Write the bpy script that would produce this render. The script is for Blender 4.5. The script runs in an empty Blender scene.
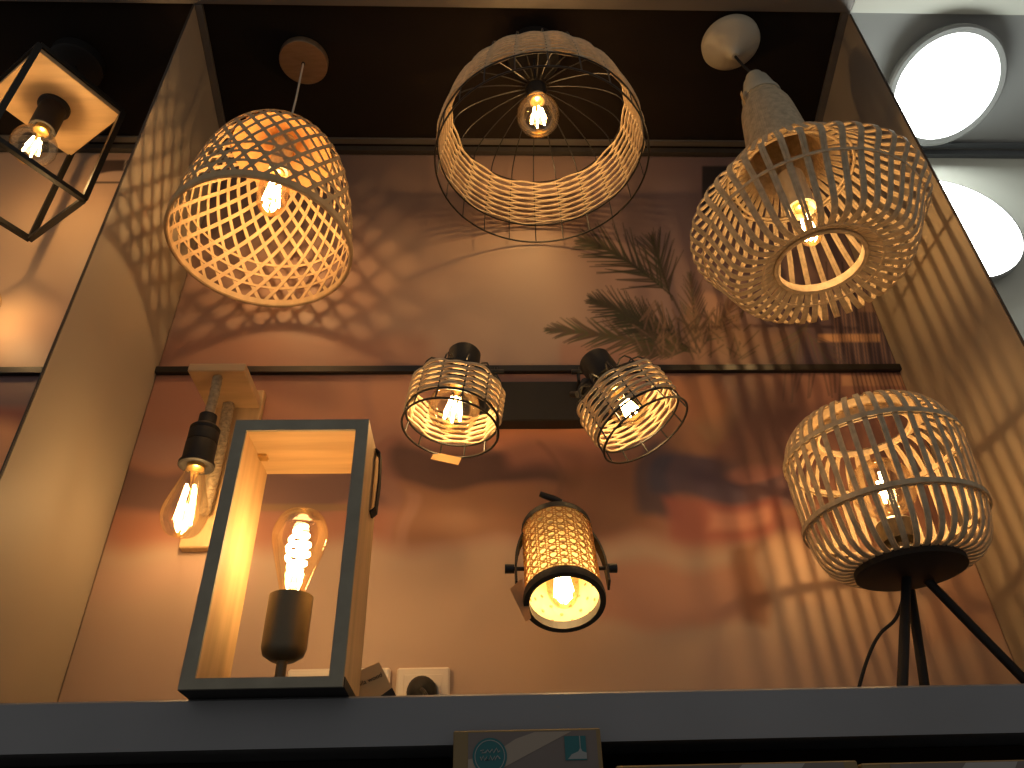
import bpy, math, random
import numpy as np
from mathutils import Vector, Matrix
random.seed(4)
C = bpy.context.scene.collection
PI = math.pi
EYE = 1.2
K = 1.14
# ------------------------------------------------------------------ camera calibration
yaw, pit, rol, FPX = 0.04546214, 0.62183272, -0.03086773, 770.0
_cy, _sy, _cp, _sp = math.cos(yaw), math.sin(yaw), math.cos(pit), math.sin(pit)
F = Vector((_sy*_cp, _cy*_cp, _sp)); R0 = Vector((_cy, -_sy, 0)); U0 = R0.cross(F)
RR = R0*math.cos(rol) + U0*math.sin(rol); UU = U0*math.cos(rol) - R0*math.sin(rol)
CAM = Vector((0, 0, EYE))
xl, W = -.5393*K, 1.25*K
xr = xl + W
Yf, Yb = .7763*K, 1.0373*K
Hb, Hf = 1.3446*K + EYE, 1.4367*K + EYE
Zs = .1877*K + EYE; Zr = .7710*K + EYE; Zlip = Zs - .0508
SL = (Hb - Hf)/(Yb - Yf)
def ray(x, y): return F + RR*((x-512)/FPX) + UU*((384-y)/FPX)
def atY(x, y, Y): r = ray(x, y); return CAM + r*(Y/r.y)
def atZ(x, y, Z): r = ray(x, y); return CAM + r*((Z-EYE)/r.z)
def zat(X, Y, py):            # height at which the vertical line through X, Y crosses picture row py
    v = (384-py)/FPX
    return EYE + (v*(X*F.x+Y*F.y) - X*UU.x - Y*UU.y)/(UU.z - v*F.z)
def ceilz(Y): return Hf + SL*(Y-Yf)

# ------------------------------------------------------------------ materials
M = {}
def mat(name, col, rough=.6, metal=0, var=.0, scale=8, stretch=(1,1,1), bump=0, spec=.5, sub=0, detail=4):
    m = bpy.data.materials.new(name); m.use_nodes = True
    nt = m.node_tree; b = nt.nodes['Principled BSDF']
    b.inputs['Roughness'].default_value = rough; b.inputs['Metallic'].default_value = metal
    b.inputs['Specular IOR Level'].default_value = spec
    b.inputs['Base Color'].default_value = (*col, 1)
    if sub:
        b.inputs['Subsurface Weight'].default_value = sub; b.inputs['Subsurface Scale'].default_value = .004
    if var or bump:
        tc = nt.nodes.new('ShaderNodeTexCoord'); mp = nt.nodes.new('ShaderNodeMapping'); nz = nt.nodes.new('ShaderNodeTexNoise')
        mp.inputs['Scale'].default_value = stretch; nz.inputs['Scale'].default_value = scale; nz.inputs['Detail'].default_value = detail
        nt.links.new(tc.outputs['Object'], mp.inputs['Vector']); nt.links.new(mp.outputs[0], nz.inputs['Vector'])
        if var:
            cr = nt.nodes.new('ShaderNodeValToRGB')
            cr.color_ramp.elements[0].position = .3; cr.color_ramp.elements[1].position = .7
            cr.color_ramp.elements[0].color = (*[max(0, c*(1-var)) for c in col], 1)
            cr.color_ramp.elements[1].color = (*[min(1, c*(1+var)) for c in col], 1)
            nt.links.new(nz.outputs['Fac'], cr.inputs[0]); nt.links.new(cr.outputs[0], b.inputs['Base Color'])
        if bump:
            bp = nt.nodes.new('ShaderNodeBump'); bp.inputs['Strength'].default_value = bump; bp.inputs['Distance'].default_value = .002
            nt.links.new(nz.outputs['Fac'], bp.inputs['Height']); nt.links.new(bp.outputs[0], b.inputs['Normal'])
    M[name] = m
    return m
def emis(name, col, s):
    m = bpy.data.materials.new(name); m.use_nodes = True; nt = m.node_tree
    nt.nodes.remove(nt.nodes['Principled BSDF'])
    e = nt.nodes.new('ShaderNodeEmission'); e.inputs[0].default_value = (*col, 1); e.inputs[1].default_value = s
    nt.links.new(e.outputs[0], nt.nodes['Material Output'].inputs[0]); M[name] = m
def thin_glass(name, tint):
    m = bpy.data.materials.new(name); m.use_nodes = True; nt = m.node_tree
    nt.nodes.remove(nt.nodes['Principled BSDF'])
    t = nt.nodes.new('ShaderNodeBsdfTransparent'); t.inputs[0].default_value = (*tint, 1)
    g = nt.nodes.new('ShaderNodeBsdfGlossy'); g.inputs['Roughness'].default_value = .06; g.inputs[0].default_value = (1, .92, .80, 1)
    lw = nt.nodes.new('ShaderNodeLayerWeight'); lw.inputs[0].default_value = .35
    cr = nt.nodes.new('ShaderNodeMath'); cr.operation = 'MULTIPLY_ADD'; cr.inputs[1].default_value = .55; cr.inputs[2].default_value = .035
    mx = nt.nodes.new('ShaderNodeMixShader')
    nt.links.new(lw.outputs['Fresnel'], cr.inputs[0]); nt.links.new(cr.outputs[0], mx.inputs[0])
    nt.links.new(t.outputs[0], mx.inputs[1]); nt.links.new(g.outputs[0], mx.inputs[2])
    nt.links.new(mx.outputs[0], nt.nodes['Material Output'].inputs[0]); M[name] = m

mat('laminate', (.31, .26, .20), .55, var=.05, scale=3)
mat('panel_edge', (.05, .035, .025), .6)
mat('laminate_white', (.68, .70, .62), .6)
mat('ceiling_dark', (.014, .009, .006), .9, spec=.15, var=.15, scale=4)
mat('ceiling_grey', (.36, .37, .36), .7)
mat('profile', (.15, .135, .12), .45, metal=.3)
mat('profile_grey', (.13, .145, .16), .5)
mat('profile_dark', (.04, .035, .03), .5)
mat('steel_grey', (.205, .215, .235), .42, metal=.25, var=.08, scale=5)
mat('rail_black', (.008, .007, .006), .4)
mat('floor_grey', (.25, .24, .23), .6, var=.1)
mat('black_metal', (.012, .011, .010), .38, metal=.2)
mat('black_satin', (.016, .015, .015), .55, spec=.25)
mat('dot_brown', (.30, .16, .05), .7)
mat('olive_metal', (.13, .11, .07), .42, metal=.3)
mat('copper', (.36, .26, .17), .42, metal=.8, var=.12, scale=30, stretch=(1, 6, 1))
mat('cord_clear', (.55, .5, .42), .35)
mat('bamboo', (.52, .36, .19), .6, var=.16, scale=40, stretch=(1, 1, .3), sub=.0)
mat('rattan', (.50, .39, .25), .62, var=.22, scale=90)
mat('bamboo_lining', (.75, .40, .15), .7, var=.12, scale=30)
mat('paper_rope', (.66, .51, .32), .7, var=.15, scale=120)
mat('cream_paint', (.46, .42, .33), .5, var=.06, scale=10)
mat('wood', (.55, .36, .17), .5, var=.18, scale=14, stretch=(3, 3, .25), detail=8)
mat('wood_flat', (.55, .36, .17), .5, var=.18, scale=14, stretch=(.3, 3, 3), detail=8)
mat('plywood', (.55, .37, .19), .55, var=.14, scale=12, stretch=(.5, 4, 1), detail=8)
mat('lantern_edge', (.27, .25, .19), .6, var=.12, scale=30)
mat('hemp', (.36, .27, .16), .85, var=.3, scale=160, bump=.5)
mat('cane', (.62, .40, .17), .6, var=.1, scale=120)
mat('cane_liner', (.85, .66, .30), .5)
mat('brass', (.62, .42, .16), .3, metal=.9)
mat('white_plastic', (.68, .60, .50), .4)
mat('card_brown', (.62, .42, .20), .7, var=.08, scale=20)
mat('tag_kraft', (.30, .18, .07), .8)
mat('ink', (.02, .015, .012), .7)
mat('box_front', (.15, .125, .115), .6, var=.06, scale=8)
mat('box_side', (.20, .14, .06), .6)
mat('box_grey', (.30, .29, .28), .6, var=.1)
mat('box_stripe', (.30, .25, .20), .6)
mat('teal', (.012, .12, .135), .6)
mat('teal_dark', (.01, .10, .12), .6)
mat('pale_print', (.26, .28, .28), .6)
mat('dim_rim', (.30, .31, .30), .5)
thin_glass('bulb_glass', (.97, .93, .85))
thin_glass('amber_glass', (.985, .94, .85))
emis('filament', (1, .66, .30), 60)
emis('led_white', (.96, 1, .95), 13)
# woven lining that lets some light through
def translucent(name, col, k=.35):
    m = bpy.data.materials.new(name); m.use_nodes = True; nt = m.node_tree
    b = nt.nodes['Principled BSDF']; b.inputs['Base Color'].default_value = (*col, 1); b.inputs['Roughness'].default_value = .7
    t = nt.nodes.new('ShaderNodeBsdfTranslucent'); t.inputs[0].default_value = (*col, 1)
    mx = nt.nodes.new('ShaderNodeMixShader'); mx.inputs[0].default_value = k
    nt.links.new(b.outputs[0], mx.inputs[1]); nt.links.new(t.outputs[0], mx.inputs[2])
    nt.links.new(mx.outputs[0], nt.nodes['Material Output'].inputs[0]); M[name] = m
translucent('liner_cloth', (.90, .74, .36), .45)
translucent('cane_web', (.62, .34, .11), .3)
translucent('card_orange', (.60, .40, .22), .5)

# ------------------------------------------------------------------ mesh builder
def frame(o, z, xh=Vector((1, 0, 0))):
    z = Vector(z).normalized(); x = (Vector(xh) - z*Vector(xh).dot(z)).normalized(); y = z.cross(x)
    m = Matrix((x, y, z)).transposed().to_4x4(); m.translation = Vector(o); return m
class MB:
    def __init__(s, T=None): s.v = []; s.f = []; s.T = T
    def add(s, vs, fs):
        n = len(s.v)
        if s.T is not None: vs = [s.T @ Vector(v) for v in vs]
        s.v += [tuple(v) for v in vs]; s.f += [tuple(n+i for i in f) for f in fs]; return s
    def box(s, a, b, ch=0):
        x0, y0, z0 = a; x1, y1, z1 = b
        if ch:
            vs = []; c = ch
            for z, i in ((z0, c), (z0+c, 0), (z1-c, 0), (z1, c)):
                for (x, y, sx, sy) in ((x0, y0, 1, 1), (x1, y0, -1, 1), (x1, y1, -1, -1), (x0, y1, 1, -1)):
                    if i == 0: vs += [(x+sx*c, y, z), (x, y+sy*c, z)] if sx*sy > 0 else [(x, y+sy*c, z), (x+sx*c, y, z)]
                    else: vs += [(x+sx*c, y+sy*c*.99, z), (x+sx*c*.99, y+sy*c, z)]
            fs = [tuple(range(7, -1, -1)), tuple(range(24, 32))]
            for L in range(3):
                for k in range(8): fs.append((L*8+k, L*8+(k+1) % 8, L*8+8+(k+1) % 8, L*8+8+k))
            # ring order: make corner order consistent
            def ring(zz, ins):
                o = []
                cc = c
                pts = [(x0+cc, y0), (x1-cc, y0), (x1, y0+cc), (x1, y1-cc), (x1-cc, y1), (x0+cc, y1), (x0, y1-cc), (x0, y0+cc)]
                mx, my = (x0+x1)/2, (y0+y1)/2
                for (x, y) in pts:
                    if ins: x = min(max(x, x0+cc), x1-cc); y = min(max(y, y0+cc), y1-cc)
                    o.append((x, y, zz))
                return o
            vs = ring(z0, 1)+ring(z0+c, 0)+ring(z1-c, 0)+ring(z1, 1)
            return s.add(vs, fs)
        vs = [(x0,y0,z0),(x1,y0,z0),(x1,y1,z0),(x0,y1,z0),(x0,y0,z1),(x1,y0,z1),(x1,y1,z1),(x0,y1,z1)]
        return s.add(vs, [(3,2,1,0),(4,5,6,7),(0,1,5,4),(1,2,6,5),(2,3,7,6),(3,0,4,7)])
    def tube(s, pts, r, n=8, closed=False, caps=True):
        pts = [Vector(p) for p in pts]; N = len(pts); vs = []
        rr = r if isinstance(r, (list, tuple)) else [r]*N
        prev = None
        for i in range(N):
            if closed: t = pts[(i+1) % N]-pts[i-1]
            else: t = pts[min(i+1, N-1)]-pts[max(i-1, 0)]
            t.normalize()
            if prev is None:
                a = Vector((0, 0, 1)) if abs(t.z) < .9 else Vector((1, 0, 0))
                u = (a - t*a.dot(t)).normalized()
            else: u = (prev - t*prev.dot(t)).normalized()
            prev = u; w = t.cross(u)
            for k in range(n):
                a = 2*PI*k/n; vs.append(pts[i] + (u*math.cos(a)+w*math.sin(a))*rr[i])
        fs = []
        for i in range(N if closed else N-1):
            j = (i+1) % N
            for k in range(n): fs.append((i*n+k, i*n+(k+1) % n, j*n+(k+1) % n, j*n+k))
        if not closed and caps: fs += [tuple(range(n-1, -1, -1)), tuple(range((N-1)*n, N*n))]
        return s.add(vs, fs)
    def lathe(s, prof, seg=32, o=(0, 0, 0), cap=True):
        vs = []; fs = []; n = len(prof)
        for (r, z) in prof:
            for k in range(seg):
                a = 2*PI*k/seg; vs.append((o[0]+r*math.cos(a), o[1]+r*math.sin(a), o[2]+z))
        for i in range(n-1):
            for k in range(seg): fs.append((i*seg+k, i*seg+(k+1) % seg, (i+1)*seg+(k+1) % seg, (i+1)*seg+k))
        if cap:
            if prof[0][0] > 1e-5: fs.append(tuple(range(seg-1, -1, -1)))
            if prof[-1][0] > 1e-5: fs.append(tuple(range((n-1)*seg, n*seg)))
        return s.add(vs, fs)
    def ribbon(s, P, Wd, Nn, w, t, closed=False):      # P points, Wd width dirs, Nn normals
        vs = []; N = len(P); ww = w if isinstance(w, (list, tuple)) else [w]*N
        for p, d, nn, wi in zip(P, Wd, Nn, ww):
            vs += [p-d*wi/2-nn*t/2, p+d*wi/2-nn*t/2, p+d*wi/2+nn*t/2, p-d*wi/2+nn*t/2]
        fs = []
        for i in range(N if closed else N-1):
            j = (i+1) % N
            for k in range(4): fs.append((i*4+k, i*4+(k+1) % 4, j*4+(k+1) % 4, j*4+k))
        if not closed: fs += [(3, 2, 1, 0), (N*4-4, N*4-3, N*4-2, N*4-1)]
        return s.add(vs, fs)
    def poly(s, pts, d):                                # extruded polygon
        n = len(pts); d = Vector(d); a = [Vector(p) for p in pts]
        return s.add(a+[p+d for p in a], [tuple(range(n-1, -1, -1)), tuple(range(n, 2*n))]+[(k, (k+1) % n, n+(k+1) % n, n+k) for k in range(n)])
    def build(s, name, m, parent=None, smooth=True, ang=40):
        me = bpy.data.meshes.new(name)
        off = parent_world(parent) if parent else Vector((0, 0, 0))
        me.from_pydata([tuple(Vector(v)-off) for v in s.v], [], s.f)
        me.validate(); me.update()
        import bmesh
        bm = bmesh.new(); bm.from_mesh(me); bmesh.ops.recalc_face_normals(bm, faces=bm.faces); bm.to_mesh(me); bm.free()
        if smooth:
            me.polygons.foreach_set('use_smooth', [True]*len(me.polygons)); me.set_sharp_from_angle(angle=math.radians(ang))
        me.materials.append(M[m])
        o = bpy.data.objects.new(name, me); C.objects.link(o)
        if parent: o.parent = parent
        return o
def parent_world(p):
    v = Vector((0, 0, 0))
    while p: v = v + p.location; p = p.parent
    return v
def tag(o, label=None, cat=None, group=None, kind=None):
    if label: o['label'] = label
    if cat: o['category'] = cat
    if group: o['group'] = group
    if kind: o['kind'] = kind
    return o
def thing(name, loc, label, cat, group=None):
    o = bpy.data.objects.new(name, None); o.empty_display_size = .05; C.objects.link(o); o.location = loc
    return tag(o, label, cat, group)
def struct(name, mb, m): o = mb.build(name, m, smooth=False); o['kind'] = 'structure'; return o
def ring(r, z, n=72, o=(0, 0), ph=0): return [Vector((o[0]+r*math.cos(2*PI*k/n+ph), o[1]+r*math.sin(2*PI*k/n+ph), z)) for k in range(n)]
def spline(pts, n):                                     # Catmull-Rom through 2-D/3-D points
    pts = [Vector(p) for p in pts]; P = [pts[0]*2-pts[1]]+pts+[pts[-1]*2-pts[-2]]; out = []
    m = len(pts)-1
    for i in range(n+1):
        u = i/n*m; k = min(int(u), m-1); t = u-k; a, b, c, d = P[k:k+4]
        out.append(.5*((2*b)+(c-a)*t+(2*a-5*b+4*c-d)*t*t+(3*b-a-3*c+d)*t**3))
    return out
def even(pts, n):                                       # re-sample evenly by length
    L = [0]
    for a, b in zip(pts, pts[1:]): L.append(L[-1]+(b-a).length)
    out = []; k = 0
    for i in range(n+1):
        s = L[-1]*i/n
        while k < len(pts)-2 and L[k+1] < s: k += 1
        t = (s-L[k])/max(1e-9, L[k+1]-L[k]); out.append(pts[k].lerp(pts[k+1], t))
    return out
def lamp_light(loc, power, parent, col=(1, .58, .23), r=.009):
    power *= .42
    l = bpy.data.lights.new('bulb_light', 'POINT'); l.energy = power; l.color = col; l.shadow_soft_size = r
    o = bpy.data.objects.new('bulb_light', l); C.objects.link(o); o.location = Vector(loc)-parent_world(parent); o.parent = parent
    return o

def bulb(T, kind, size, parent, power, glass='bulb_glass', fil=4, s_em='filament', lr=.009):
    """T: frame at the screw cap rim, +z pointing into the glass; size = glass diameter"""
    R = size/2
    if kind == 'globe':
        c = R*1.12; prof = [(.0125, 0), (.014, .004)]
        a0 = math.asin(min(.9, .017/R))
        prof += [(R*math.sin(a), c-R*math.cos(a)) for a in [a0+(PI-a0)*i/20 for i in range(21)]]
        fl = (c-R*.42, c+R*.42); fr = R*.26; ctr = c
    elif kind == 'pear':
        h = size*1.66; prof = [(p.x, p.y) for p in spline([(.0128, 0), (R*.5, h*.14), (R*.72, h*.36), (R*.95, h*.60), (R*.97, h*.76), (R*.72, h*.93), (R*.3, h*.99), (0.0001, h)], 26)]
        fl = (h*.28, h*.80); fr = R*.30; ctr = h*.56
    else:   # small tubular
        h = size*1.9; prof = [(p.x, p.y) for p in spline([(.0125, 0), (R*.96, h*.22), (R, h*.5), (R*.98, h*.75), (R*.6, h*.97), (.0001, h)], 22)]
        fl = (h*.25, h*.8); fr = R*.42; ctr = h*.52
    g = MB(T).lathe(prof, 32, cap=False).build('bulb', glass, parent)
    MB(T).lathe([(.0135, -.016), (.0135, -.003), (.0128, .001), (.006, .004)], 20).build('bulb_cap', 'brass', g)
    f = MB(T)
    if fil == 'spiral':
        pts = []
        for i in range(97):
            t = i/96; a = t*2*PI*5.0; z = fl[0]+(fl[1]-fl[0])*t; q = fr*(.55+.65*math.sin(PI*min(1, t*1.05)))
            pts.append((q*math.cos(a), q*math.sin(a), z))
        f.tube(pts, .0033, 6)
    else:
        for k in range(fil):
            a = 2*PI*(k+.4)/fil; p0 = (fr*.75*math.cos(a), fr*.75*math.sin(a), fl[0]); p1 = (fr*1.35*math.cos(a), fr*1.35*math.sin(a), fl[1])
            f.tube([p0, p1], .0021 if fil > 2 else .0026, 6)
    f.build('filament', s_em, g)
    st = MB(T).lathe([(.008, .001), (.0045, fl[0]*.55), (.0028, fl[0])], 12)
    st.tube([(0, 0, fl[0]), (0, 0, fl[1])], .0007, 5).build('filament_stem', 'bulb_glass', g)
    lamp_light(T @ Vector((0, 0, ctr)), power, parent, r=lr)
    return g

# ================================================================== SETTING
XL, XR = xl-1.25, xr+.95
TP = .004                                        # partition thickness
FW = 0.02
struct('floor', MB().box((-2.2, -1.5, -.02), (2.6, Yb+.3, 0)), 'floor_grey')
struct('wall_back', MB().box((XL, Yb+.012, 0), (XR, Yb+.06, 2.9)), 'laminate')
def slab(x0, x1, y0, y1, dz0=0, th=.02):
    return MB().poly([(x0, y0, ceilz(y0)+dz0), (x1, y0, ceilz(y0)+dz0), (x1, y1, ceilz(y1)+dz0), (x0, y1, ceilz(y1)+dz0)], (0, 0, th))
tz = ceilz
struct('ceiling', slab(xl, xr, Yf+.0, Yb+.01, .012), 'ceiling_dark')
struct('ceiling_left', slab(XL, xl-TP, Yf+.0, Yb+.01, .012), 'ceiling_dark')
struct('ceiling_right', slab(xr+TP, XR, Yf+.0, Yb+.01, .012), 'ceiling_grey')
# side partitions (front edge trimmed)
def partition(name, x0, x1):
    b = MB(); pr = [(Yf, Zs), (Yb+.012, Zs), (Yb+.012, ceilz(Yb)+.03), (Yf, ceilz(Yf)+.03)]
    b.poly([(x0, y, z) for y, z in pr], (x1-x0, 0, 0)); return struct(name, b, 'laminate')
partition('wall_left', xl-TP, xl); partition('wall_right', xr, xr+TP)
for i, x in enumerate((xl-TP/2, xr+TP/2)):
    struct('trim_%d' % (i+1), MB().box((x-.0012, Yf-.003, Zs+.0005), (x+.0012, Yf-.0002, ceilz(Yf)-.004)), 'panel_edge')
# ceiling frame profiles
n = 3
def edge_prof(x0, x1):
    return MB().poly([(x0, Yf-.002, ceilz(Yf)-.002), (x1, Yf-.002, ceilz(Yf)-.002), (x1, Yb, ceilz(Yb)-.002), (x0, Yb, ceilz(Yb)-.002)], (0, 0, .012))
for x0, x1 in ((xl+.0005, xl+.015), (xr-.015, xr-.0005)):
    struct('trim_%d' % n, edge_prof(x0, x1), 'profile'); n += 1
for x0, x1, m in ((XL, xl-TP-.001, 'profile'), (xl+.0155, xr-.0155, 'profile'), (xr+TP+.001, XR, 'profile_grey')):
    struct('trim_%d' % n, MB().box((x0, Yb-.030, ceilz(Yb)+.010), (x1, Yb-.016, ceilz(Yb)+.016)), m); n += 1
    struct('trim_%d' % n, MB().box((x0, Yb-.012, ceilz(Yb)-.008), (x1, Yb+.0, ceilz(Yb)+.008)), m if m == 'profile_grey' else 'profile_dark'); n += 1
# front top beam
struct('trim_%d' % n, MB().box((XL, Yf-.10, ceilz(Yf)-.001), (xl-.006, Yf-.0035, ceilz(Yf)+.09)), 'profile'); n += 1
struct('trim_%d' % n, MB().box((xl-.005, Yf-.10, ceilz(Yf)-.001), (xr+.002, Yf-.0035, ceilz(Yf)+.09)), 'profile'); n += 1
struct('trim_%d' % n, MB().box((xr+.003, Yf-.10, ceilz(Yf)-.001), (XR, Yf-.0035, ceilz(Yf)+.09)), 'laminate_white'); n += 1
# black rail between upper and lower print panels
def rail(x0, x1): return MB().box((x0, Yb-.010, Zr-.0065), (x1, Yb+.008, Zr+.0065))
struct('trim_%d' % n, rail(XL, xl-TP-.001), 'rail_black'); n += 1
struct('trim_%d' % n, rail(xl+.001, xr-.001), 'rail_black'); n += 1
# long shelf with front lip
sh = thing('display_shelf', (0, Yf, Zlip), 'long dark grey metal display shelf carrying the lantern and the tripod lamp', 'shelf')
MB().box((XL, Yf+.004, Zs-.018), (XR, Yb+.01, Zs-.0005)).build('shelf_board', 'steel_grey', sh, smooth=False)
lp = MB(); e = .0025
lp.poly([(XL, Yf-.014, Zlip), (XL, Yf-.014, Zs-e), (XL, Yf-.014+e, Zs-.0002), (XL, Yf+.004, Zs-.0002), (XL, Yf+.004, Zlip)], (XR-XL, 0, 0))
lp.build('front_lip', 'steel_grey', sh, smooth=False)
Zlow = EYE-.12
struct('wall_under_shelf', MB().box((XL, Yb-.06, 0), (XR, Yb-.04, Zs-.02)), 'ceiling_dark')
ls = thing('lower_shelf', (0, Yf, Zlow-.02), 'dark lower shelf under the grey lip, carrying cardboard boxes', 'shelf')
MB().box((XL, Yf-.20, Zlow-.02), (XR, Yb-.061, Zlow)).build('lower_shelf_board', 'black_satin', ls, smooth=False)

# ------------------------------------------------------------------ printed murals
def project(X, Z, Y):
    px = X*RR.x + Y*RR.y + (Z-EYE)*RR.z; pz = X*UU.x + Y*UU.y + (Z-EYE)*UU.z; d = X*F.x + Y*F.y + (Z-EYE)*F.z
    return 512+FPX*px/d, 384-FPX*pz/d
def sm(t): t = np.clip(t, 0, 1); return t*t*(3-2*t)
class Paint:
    def __init__(s, x, y, base): s.x, s.y = x, y; s.c = np.empty(x.shape+(3,)); s.c[:] = base
    def mix(s, w, col): w = w[..., None]; s.c = s.c*(1-w)+np.array(col)*w
    def box(s, x0, y0, x1, y1, b, col, a=1.):
        w = sm((s.x-x0)/b+.5)*sm((x1-s.x)/b+.5)*sm((s.y-y0)/b+.5)*sm((y1-s.y)/b+.5); s.mix(w*a, col)
    def ell(s, cx, cy, rx, ry, b, col, a=1.):
        q = np.sqrt(((s.x-cx)/rx)**2+((s.y-cy)/ry)**2); s.mix(sm((1-q)/b+.5)*a, col)
    def line(s, p, q, w, col, a=1., soft=1.5, w2=None):
        (x0, y0), (x1, y1) = p, q
        mx0, mx1, my0, my1 = min(x0, x1)-w-3, max(x0, x1)+w+3, min(y0, y1)-w-3, max(y0, y1)+w+3
        idx = np.nonzero((s.x > mx0) & (s.x < mx1) & (s.y > my0) & (s.y < my1))
        if not len(idx[0]): return
        X = s.x[idx]; Y = s.y[idx]; L2 = (x1-x0)**2+(y1-y0)**2+1e-9
        t = np.clip(((X-x0)*(x1-x0)+(Y-y0)*(y1-y0))/L2, 0, 1)
        d = np.hypot(X-x0-t*(x1-x0), Y-y0-t*(y1-y0)); ww = w/2 if w2 is None else w/2+(w2-w)/2*t
        k = sm((ww-d)/soft+.5)[..., None]*a; s.c[idx] = s.c[idx]*(1-k)+np.array(col)*k
def mural(name, x0, x1, z0, z1, painter, base, label, res=.0022):
    nx, nz = int((x1-x0)/res)+1, int((z1-z0)/res)+1
    X, Z = np.meshgrid(np.linspace(x0, x1, nx), np.linspace(z0, z1, nz)); Y = Yb
    px, py = project(X, Z, Y); P = Paint(px, py, base); painter(P)
    v = np.stack([X, np.full_like(X, 0.0), Z], -1).reshape(-1, 3).astype(np.float32)
    i = np.arange(nx*nz).reshape(nz, nx)
    q = np.stack([i[:-1, :-1], i[:-1, 1:], i[1:, 1:], i[1:, :-1]], -1).reshape(-1, 4)
    nv = len(v); th = .008
    # border ring at the back gives the board its thickness
    bd = np.concatenate([i[0, :], i[1:, -1], i[-1, -2::-1], i[-2:0:-1, 0]])
    bv = v[bd].copy(); bv[:, 1] = th; v2 = np.concatenate([v, bv]); nb = len(bd)
    k = np.arange(nb); kk = (k+1) % nb
    side = np.stack([bd[kk], bd[k], nv+k, nv+kk], -1)
    me = bpy.data.meshes.new(name); faces = np.concatenate([q, side])
    me.vertices.add(len(v2)); me.vertices.foreach_set('co', v2.astype(np.float32).ravel())
    me.loops.add(faces.size); me.loops.foreach_set('vertex_index', faces.ravel().astype(np.int32))
    me.polygons.add(len(faces)); me.polygons.foreach_set('loop_start', np.arange(len(faces), dtype=np.int32)*4)
    me.update(calc_edges=True)
    col = np.ones((len(v2), 4), np.float32); col[:nv, :3] = np.clip(P.c.reshape(-1, 3), 0, 1); col[nv:, :3] = .1
    at = me.color_attributes.new('print', 'FLOAT_COLOR', 'POINT'); at.data.foreach_set('color', col.ravel())
    me.materials.append(M['print'])
    o = bpy.data.objects.new(name, me); C.objects.link(o); o.location = (0, Yb, 0)
    return tag(o, label, 'mural')
m = bpy.data.materials.new('print'); m.use_nodes = True; nt = m.node_tree
va = nt.nodes.new('ShaderNodeVertexColor'); va.layer_name = 'print'
nt.links.new(va.outputs[0], nt.nodes['Principled BSDF'].inputs['Base Color'])
nt.nodes['Principled BSDF'].inputs['Roughness'].default_value = .5
nt.nodes['Principled BSDF'].inputs['Specular IOR Level'].default_value = .35
M['print'] = m

rnd = random.Random(11)
def frond(P, base, tip, bend, n, ln, w, col, a=.8, spread=50):
    n = int(n*1.5); w *= 1.0; ln *= 1.2; a = min(1, a*1.1)
    bx, by = base; tx, ty = tip
    mx, my = (bx+tx)/2+bend[0], (by+ty)/2+bend[1]
    pts = []
    for i in range(n+1):
        t = i/n; pts.append(((1-t)**2*bx+2*t*(1-t)*mx+t*t*tx, (1-t)**2*by+2*t*(1-t)*my+t*t*ty))
    for i in range(n): P.line(pts[i], pts[i+1], 1.6, col, a)
    for i in range(3, n+1):
        t = i/n; dx, dy = pts[i][0]-pts[i-1][0], pts[i][1]-pts[i-1][1]; an = math.atan2(dy, dx)
        L = ln*math.sin(PI*min(.97, .25+t*.7))*rnd.uniform(.8, 1.15)
        for sd in (-1, 1):
            b = an+sd*math.radians(spread*(.85-.5*t))+rnd.uniform(-.16, .16)
            cx = tuple(c*rnd.uniform(.8, 1.25) for c in col)
            P.line(pts[i], (pts[i][0]+L*math.cos(b), pts[i][1]+L*math.sin(b)), w, cx, a, w2=.6)
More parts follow.
